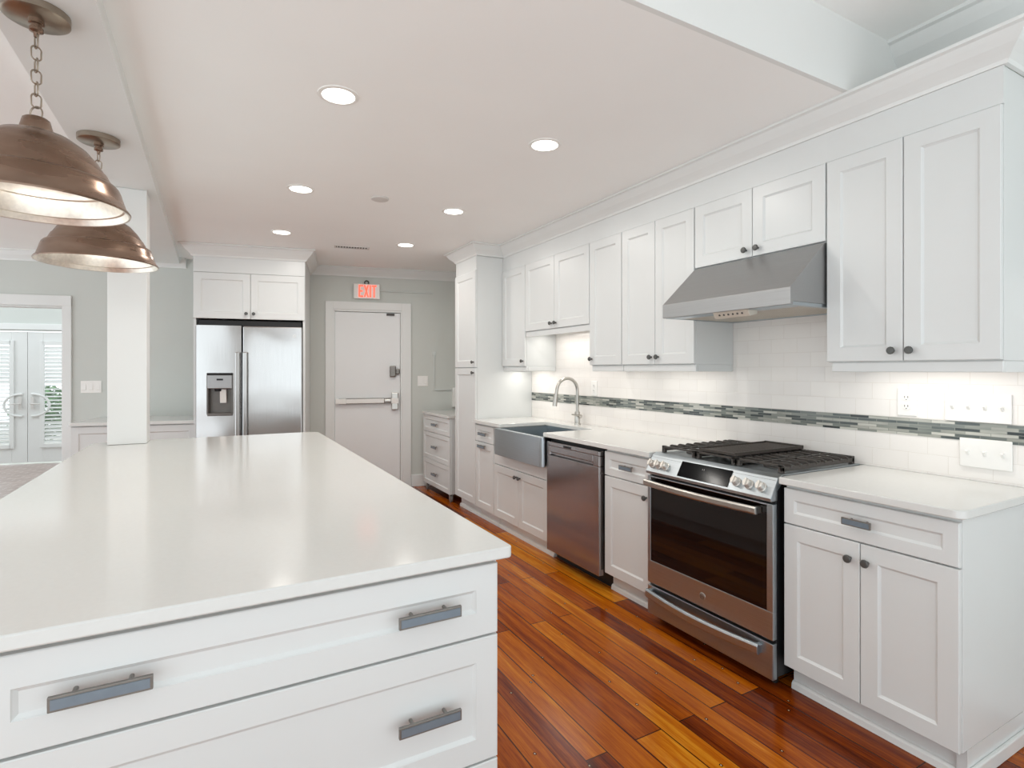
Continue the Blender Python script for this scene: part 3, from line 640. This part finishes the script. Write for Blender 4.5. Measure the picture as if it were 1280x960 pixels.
# ---------------------------------------------------------------- rolling cart beside the pantry
CW = 6.03 - 5.235
t = thing('rolling_cart', 'white three-drawer cabinet on casters between pantry and back wall', 'cart', (2.13, 6.03, 0), RUN)
obj('body', B((0, CW, 0.021, 0.40, 0.085, 0.868)), 'cab', t, bevel=0.002); obj('top', B((-0.012, CW + 0.012, -0.012, 0.41, 0.869, 0.897)), 'quartz', t, bevel=0.003)
for a, b in ((0.085, 0.372), (0.376, 0.676), (0.680, 0.864)): drawer(t, G, CW - G, a, b, [CW / 2], 0.14)
for x in (0.06, CW - 0.03):
    for y in (0.03, 0.36):
        bm = bmesh.new(); lathe(bm, [(0.006, -0.012), (0.03, -0.012), (0.034, -0.008), (0.034, 0.008), (0.03, 0.012), (0.006, 0.012)], (x, y, 0.034), 'y', 20); c = obj('caster', bm, 'rubber', t, smooth=True)
        obj('caster_fork', B((x - 0.014, x + 0.014, y - 0.018, y - 0.014, 0.03, 0.08), (x - 0.014, x + 0.014, y + 0.014, y + 0.018, 0.03, 0.08), (x - 0.02, x + 0.02, y - 0.022, y + 0.022, 0.076, 0.0849)), 'chrome', c, bevel=0.001)

# ---------------------------------------------------------------- fridge and its surround
FS = -2.051; FW = 0.921
def wl(s, off): p = wpt(s, off); return p
t = thing('refrigerator', 'stainless steel side-by-side refrigerator with ice dispenser against the back wall', 'refrigerator', wl(FS, 0.80), RZB)
obj('body', B((0.006, FW - 0.006, 0.085, 0.76, 0.02, 1.785)), 'black', t, bevel=0.003)
obj('hinge_cover', B((0.008, FW - 0.008, 0.03, 0.35, 1.786, 1.842)), 'blackp', t, bevel=0.003)
obj('grille', B((0.01, FW - 0.01, 0.05, 0.085, 0.0, 0.06)), 'blackp', t)
sp = 0.386
def dispenser_door():
    bm = bmesh.new(); a, b, c, d = 0.092, 0.305, 0.955, 1.325
    for q in ((0, a, 0, 0.08, 0.06, 1.79), (b, sp - 0.006, 0, 0.08, 0.06, 1.79), (a, b, 0, 0.08, 0.06, c), (a, b, 0, 0.08, d, 1.79)): box(bm, *q)
    return bm, a, b, c, d
bm, a, b, c, d = dispenser_door(); fd = obj('freezer_door', bm, 'steel_f' if 'steel_f' in M else 'steel_v', t)
dsp = obj('dispenser', B((a - 0.006, a + 0.008, -0.006, 0.07, c, d), (b - 0.008, b + 0.006, -0.006, 0.07, c, d), (a, b, -0.012, 0.07, c - 0.015, c + 0.012), (a + 0.008, b - 0.008, 0.062, 0.07, c, d)), 'cavity', fd, bevel=0.003)
dc = obj('dispenser_panel', B((a + 0.002, b - 0.002, -0.012, 0.05, d - 0.13, d)), 'steel_h', dsp, bevel=0.006)
obj('dispenser_lip', B((a - 0.004, b + 0.004, -0.018, 0.02, d - 0.002, d + 0.018)), 'blackp', dsp, bevel=0.007)
obj('dispenser_mark', B((a + 0.08, a + 0.135, -0.0135, -0.011, d - 0.052, d - 0.036)), 'blackp', dc)
bm = bmesh.new(); prism(bm, [(0.02, 1.19), (0.05, 1.19), (0.06, 1.06), (0.03, 1.06)], 'x', a + 0.10, a + 0.155); obj('paddle', bm, 'plate', dsp, bevel=0.002)
bm = bmesh.new(); lathe(bm, [(0.03, 1.17), (0.035, 1.20)], (a + 0.085, 0.035, 0), 'z', 12); obj('spout', bm, 'blackp', dsp)
rd = obj('fridge_door', B((sp + 0.004, FW, 0, 0.08, 0.06, 1.79)), 'steel_v', t, bevel=0.012, seg=3)
for dr_, x in ((fd, sp - 0.052), (rd, sp + 0.012)):
    bm = bmesh.new(); box(bm, x, x + 0.04, -0.05, -0.032, 0.55, 1.54)
    for z in (0.56, 1.49): box(bm, x + 0.008, x + 0.032, -0.033, 0.0, z, z + 0.04)
    obj('handle', bm, 'steel_v', dr_, bevel=0.007)
bm = bmesh.new(); tube(bm, [(FW - 0.07 + 0.013 * math.cos(q), -0.001, 1.70 + 0.013 * math.sin(q)) for q in [2 * PI * i / 20 for i in range(20)]], 0.0016, 6, closed=True); obj('emblem', bm, 'plate', rd)
# cabinet around it
t = thing('fridge_cabinet', 'white surround cabinet with two small doors above the refrigerator', 'cabinet', wl(-2.078, 0.80), RZB)
EW = 0.973
obj('side_panel', B((0, 0.02, 0.02, 0.795, 0.0, 2.43)), 'cab', t); obj('side_panel', B((EW - 0.02, EW, 0.02, 0.795, 0.0, 2.43)), 'cab', t)
obj('body', B((0.02, EW - 0.02, 0.022, 0.795, 1.862, 2.43)), 'cab', t)
obj('fascia', B((0.0, EW, 0.006, 0.02, 2.288, 2.43)), 'cab', t)
door(t, 0.002, EW / 2 - G, 1.855, 2.284, (EW / 2 - 0.035, 1.905), 0.062); door(t, EW / 2 + G, EW - 0.002, 1.855, 2.284, (EW / 2 + 0.03, 1.905), 0.062)
bm = bmesh.new(); sweep(bm, [(0, 0.795), (0, 0.006), (EW, 0.006), (EW, 0.795)], [(-a_, z_) for a_, z_ in crown_prof(2.43, -1.1, 0.109)]); obj('crown', bm, 'trim', t)

# counter left of the fridge
LS0, LS1 = -3.10, -2.084
t = thing('base_cabinet', 'low white base cabinets along back wall between opening and refrigerator', 'cabinet', wl(LS0, 0.66), RZB)
LW = LS1 - LS0
obj('body', B((0.01, LW, 0.021, 0.655, 0.1, 0.862)), 'cab', t); obj('toe_kick', B((0.01, LW, 0.08, 0.655, 0, 0.1)), 'cab', t)
for k in range(2):
    x0 = 0.01 + k * (LW - 0.01) / 2; x1 = x0 + (LW - 0.01) / 2
    door(t, x0 + G, x1 - G, 0.104, 0.855, (x1 - 0.04 if k == 0 else x0 + 0.04, 0.45))
bm = bmesh.new(); prism(bm, rrect(LS0, LS1, -0.685, -0.002, (0.02, 0, 0, 0)), 'z', 0.865, 0.895)
o = tag(obj('worktop', bm, 'quartz', bevel=0.003), 'small white worktop along the back wall left of the refrigerator', 'countertop'); o.location = wpt(0); o.rotation_euler = (0, 0, RZB)

# ---------------------------------------------------------------- pendants
def pendant(loc, label):
    t = thing('pendant_lamp', label, 'pendant lamp', loc, 0, 'copper dome pendants over the island')      # base: the canopy at the beam
    zr = 1.876 - 2.48
    bm = bmesh.new(); lathe(bm, [(0.0, -0.026), (0.078, -0.026), (0.085, -0.022), (0.085, -0.0), (0.0, 0.0)], n=40, cap=False); cn = obj('canopy', bm, 'antique', t, smooth=True)
    bm = bmesh.new(); lathe(bm, [(0.02, -0.026), (0.02, -0.04), (0.014, -0.042), (0.014, -0.05), (0.018, -0.052), (0.018, -0.062), (0.008, -0.066), (0.006, -0.08), (0.0, -0.08)], n=20, cap=False); obj('stem_cap', bm, 'copper', cn, smooth=True)
    bm = bmesh.new(); z = -0.074; L = 0.056; k = 0; end = zr + 0.268 + 0.04
    n = int((-(end) + z) / (L * 0.78)) + 1; step = (z - end) / n
    for i in range(n):
        zc_ = z - step * (i + 0.5); hl = step * 0.59; rr = 0.0125; a = (0.5 if i % 2 else 2.07)
        ps = []
        for q in range(20):
            th = 2 * PI * q / 20; u = rr * math.cos(th); v = rr * math.sin(th) + (hl - rr) * (1 if math.sin(th) >= 0 else -1)
            ps.append((u * math.cos(a), u * math.sin(a), zc_ + v))
        tube(bm, ps, 0.0024, 6, closed=True)
    obj('chain', bm, 'antique', t, smooth=True)
    bm = bmesh.new(); tube(bm, [(0.021 * math.cos(q) * 0.82, 0.021 * math.cos(q) * -0.57, zr + 0.270 + 0.018 + 0.021 * math.sin(q)) for q in [2 * PI * i / 20 for i in range(20)]], 0.0026, 6, closed=True); obj('ring', bm, 'antique', t, smooth=True)
    prof = [(0.0, 0.274), (0.028, 0.273), (0.034, 0.268), (0.043, 0.232), (0.054, 0.228), (0.09, 0.215), (0.128, 0.188), (0.156, 0.155), (0.172, 0.128), (0.174, 0.123), (0.178, 0.122), (0.190, 0.098), (0.194, 0.088), (0.205, 0.086), (0.211, 0.079), (0.216, 0.066), (0.223, 0.042), (0.231, 0.018), (0.238, 0.012), (0.242, 0.005), (0.240, 0.0)]
    bm = bmesh.new(); lathe(bm, [(r, zr + h) for r, h in prof], n=64, cap=False); sh = obj('shade', bm, 'copper', t, smooth=True)
    inn = [(0.240, 0.0), (0.235, 0.001), (0.230, 0.012), (0.226, 0.020), (0.219, 0.022), (0.209, 0.048), (0.201, 0.075), (0.192, 0.078), (0.185, 0.1), (0.174, 0.117), (0.15, 0.152), (0.12, 0.187), (0.08, 0.219), (0.03, 0.235), (0.0, 0.236)]
    bm = bmesh.new(); lathe(bm, [(r, zr + h) for r, h in inn], n=64, cap=False); obj('shade_lining', bm, 'copper_in', sh, smooth=True)
    bm = bmesh.new(); lathe(bm, [(0.018, zr + 0.235), (0.018, zr + 0.19)], n=16); sk = obj('socket', bm, 'chrome', t, smooth=True)
    bm = bmesh.new(); lathe(bm, [(0.014, zr + 0.19), (0.02, zr + 0.17), (0.032, zr + 0.14), (0.034, zr + 0.12), (0.026, zr + 0.098), (0.0, zr + 0.088)], n=24, cap=False); obj('bulb', bm, 'bulb', sk, smooth=True)
    light('pendant_glow', 'POINT', (0, 0, zr + 0.075), PEND_W, WARM, t, shadow_soft_size=0.035)
pendant((-0.482, 2.19, 2.479), 'nearest copper dome pendant lamp, at the left edge, large and partly cut off')
pendant((-0.482, 3.235, 2.479), 'smaller-looking copper dome pendant lamp in front of the white pillar, farther back')
# ---------------------------------------------------------------- recessed lights
CANS = [((0.467, 2.394), 'round recessed ceiling light, nearest one of the left row'), ((1.511, 2.405), 'round recessed ceiling light, nearest one of the right row by the cabinets'),
        ((0.494, 3.744), 'round recessed ceiling light, middle one of the left row'), ((1.551, 3.73), 'round recessed ceiling light, middle one of the right row by the cabinets'),
        ((0.506, 4.991), 'round recessed ceiling light, farthest of the left row in front of the refrigerator'), ((1.573, 4.944), 'round recessed ceiling light, farthest of the right row before the exit door')]
for (x, y), lb in CANS:
    t = thing('recessed_light', lb, 'ceiling light', (x, y, CZ), 0, 'recessed ceiling lights')
    bm = bmesh.new(); lathe(bm, [(0.068, -0.001), (0.068, -0.005), (0.084, -0.004), (0.086, 0.0)], n=36, cap=False); obj('trim_ring', bm, 'plate', t, smooth=True)
    bm = bmesh.new(); lathe(bm, [(0.0, -0.004), (0.066, -0.0035), (0.0685, -0.002)], n=36, cap=False); obj('diffuser', bm, 'can', t, smooth=True)
    light('can_lamp', 'AREA', (0, 0, -0.012), CAN_W, WARM, t, shape='DISK', size=0.13)
t = thing('smoke_detector', 'flat round white smoke detector on the ceiling amid the lights', 'smoke detector', (0.995, 3.694, CZ))
bm = bmesh.new(); lathe(bm, [(0.0, -0.012), (0.05, -0.012), (0.058, -0.008), (0.06, 0.0)], n=32, cap=False); obj('cover', bm, 'vent', t, smooth=True)
t = thing('ceiling_vent', 'small slotted white ceiling vent in front of the exit sign', 'vent', (1.156, 5.285, CZ), RZB)
obj('frame', B((-0.16, 0.16, -0.05, -0.035, -0.006, 0), (-0.16, 0.16, 0.035, 0.05, -0.006, 0), (-0.16, -0.145, -0.035, 0.035, -0.006, 0), (0.145, 0.16, -0.035, 0.035, -0.006, 0)), 'vent', t, bevel=0.001)
obj('backing', B((-0.145, 0.145, -0.035, 0.035, -0.0015, 0)), 'ventdark', t)
bm = bmesh.new()
for i in range(12): x = -0.138 + i * 0.025; box(bm, x, x + 0.012, -0.035, 0.035, -0.005, -0.002)
obj('slats', bm, 'vent', t)

# ---------------------------------------------------------------- exit sign, conduit, plates
t = thing('exit_sign', 'lit white EXIT sign with red letters above the back door', 'exit sign', wpt(-0.64, 0.0), RZB)
sw_, z0, z1 = 0.29, 2.185, 2.355
obj('housing', B((0, sw_, -0.055, 0, z0, z1)), 'plate', t, bevel=0.006)
bm = bmesh.new(); yb, yf = -0.0555, -0.059; lz0, lz1 = z0 + 0.018, z1 - 0.014; H = lz1 - lz0; st = 0.017
x = 0.055
for q in ((x, x + st, lz0, lz1), (x + st, x + 0.05, lz1 - st, lz1), (x + st, x + 0.045, (lz0 + lz1 - st) / 2, (lz0 + lz1 + st) / 2), (x + st, x + 0.05, lz0, lz0 + st)): box(bm, q[0], q[1], yf, yb, q[2], q[3])
x = 0.112
prism(bm, [(x, lz0), (x + st, lz0), (x + 0.056, lz1), (x + 0.056 - st, lz1)], 'y', yf, yb); prism(bm, [(x, lz1), (x + st, lz1), (x + 0.056, lz0), (x + 0.056 - st, lz0)], 'y', yf - 0.0005, yb)
box(bm, 0.176, 0.176 + st, yf, yb, lz0, lz1)
x = 0.2
box(bm, x, x + 0.052, yf, yb, lz1 - st, lz1); box(bm, x + 0.0175, x + 0.0175 + st, yf, yb, lz0, lz1 - st)
obj('letters', bm, 'red_led', t)
bm = bmesh.new(); tube(bm, [(0.145 + 0.022 * math.cos(a), -0.02, z1 + 0.018 + 0.022 * math.sin(a)) for a in [2 * PI * i / 16 for i in range(16)]], 0.007, 8, closed=True); obj('bracket', bm, 'slot', t, smooth=True)
bm = bmesh.new(); tube(bm, [(-0.346, -0.009, 2.285), (0.262, -0.009, 2.285)], 0.008, 8); o = tag(obj('conduit', bm, 'conduit', smooth=True), 'thin painted conduit running right from the exit sign along the wall', 'conduit'); o.location = wpt(0); o.rotation_euler = (0, 0, RZB)
bm = B((0.275, 0.29, -0.012, 0, 1.13, 1.55), (0.29, 0.498, -0.02, 0, 1.13, 1.145), (0.262, 0.30, -0.016, 0, 1.55, 1.59)); o = tag(obj('wire_channel', bm, 'conduit', bevel=0.001), 'painted wire channel turning right on the wall behind the rolling cart', 'wire channel'); o.location = wpt(0); o.rotation_euler = (0, 0, RZB)
o = tag(obj('junction_box', B((0.50, 0.585, -0.05, 0, 0.93, 1.16)), 'plate', bevel=0.005), 'white box on the back wall above the rolling cart, beside the pantry', 'junction box'); o.location = wpt(0); o.rotation_euler = (0, 0, RZB)

def plate(label, loc, rz, W, H, kinds, cat='light switch'):
    t = thing('switch_plate' if cat == 'light switch' else 'wall_outlet', label, cat, loc, rz)
    obj('cover_plate', B((0, W, -0.006, 0, 0, H)), 'plate', t, bevel=0.003)
    n = len(kinds)
    for i, k in enumerate(kinds):
        x = W * (i + 0.5) / n; zc_ = H / 2
        if k == 't':
            bm = bmesh.new(); prism(bm, [(-0.006, zc_ - 0.011), (-0.018, zc_ + 0.006), (-0.016, zc_ + 0.012), (-0.006, zc_ + 0.010)], 'x', x - 0.005, x + 0.005); obj('toggle', bm, 'plate', t, bevel=0.001)
        elif k == 'r':
            bm = bmesh.new(); prism(bm, [(-0.006, zc_ - 0.032), (-0.012, zc_ - 0.03), (-0.008, zc_ + 0.03), (-0.006, zc_ + 0.032)], 'x', x - 0.016, x + 0.016); obj('rocker', bm, 'plate', t, bevel=0.001)
        else:
            bm = bmesh.new(); bm2 = bmesh.new()
            for dz in (-0.02, 0.02):
                prism(bm, [(x + 0.017 * math.cos(a), zc_ + dz + 0.0145 * math.sin(a)) for a in [2 * PI * q / 20 for q in range(20)]], 'y', -0.0085, -0.006)
                for dx in (-0.0065, 0.0065): box(bm2, x + dx - 0.0012, x + dx + 0.0012, -0.0092, -0.0084, zc_ + dz - 0.001, zc_ + dz + 0.008)
                box(bm2, x - 0.002, x + 0.002, -0.0092, -0.0084, zc_ + dz - 0.010, zc_ + dz - 0.006)
            sk = obj('socket', bm, 'plate', t); obj('slots', bm2, 'slot', sk)
    return t
XT = XW - 0.0102
plate('wide white four-switch plate on the tile right of the outlet, upper of two', (XT - 0.003, 1.152, 1.155), RUN, 0.222, 0.118, 'tttt')
plate('white three-switch plate below the mosaic, lower of the two plates', (XT - 0.003, 1.10, 0.970), RUN, 0.172, 0.118, 'ttt')
plate('white duplex outlet on the tile right of the stove, beside the switch plate', (XT, 1.338, 1.163), RUN, 0.078, 0.122, 'o', 'outlet')
plate('white duplex outlet on the tile right of the faucet, above the mosaic', (XT, 3.635, 1.158), RUN, 0.078, 0.122, 'o', 'outlet')
p = wpt(0.088); plate('white switch plate on the grey wall right of the exit door', (p[0], p[1], 1.18), RZB, 0.122, 0.122, 'rr')
p = wpt(-3.269); plate('white three-switch plate on the grey wall between opening and pillar', (p[0], p[1], 1.14), RZB, 0.178, 0.122, 'rrr')
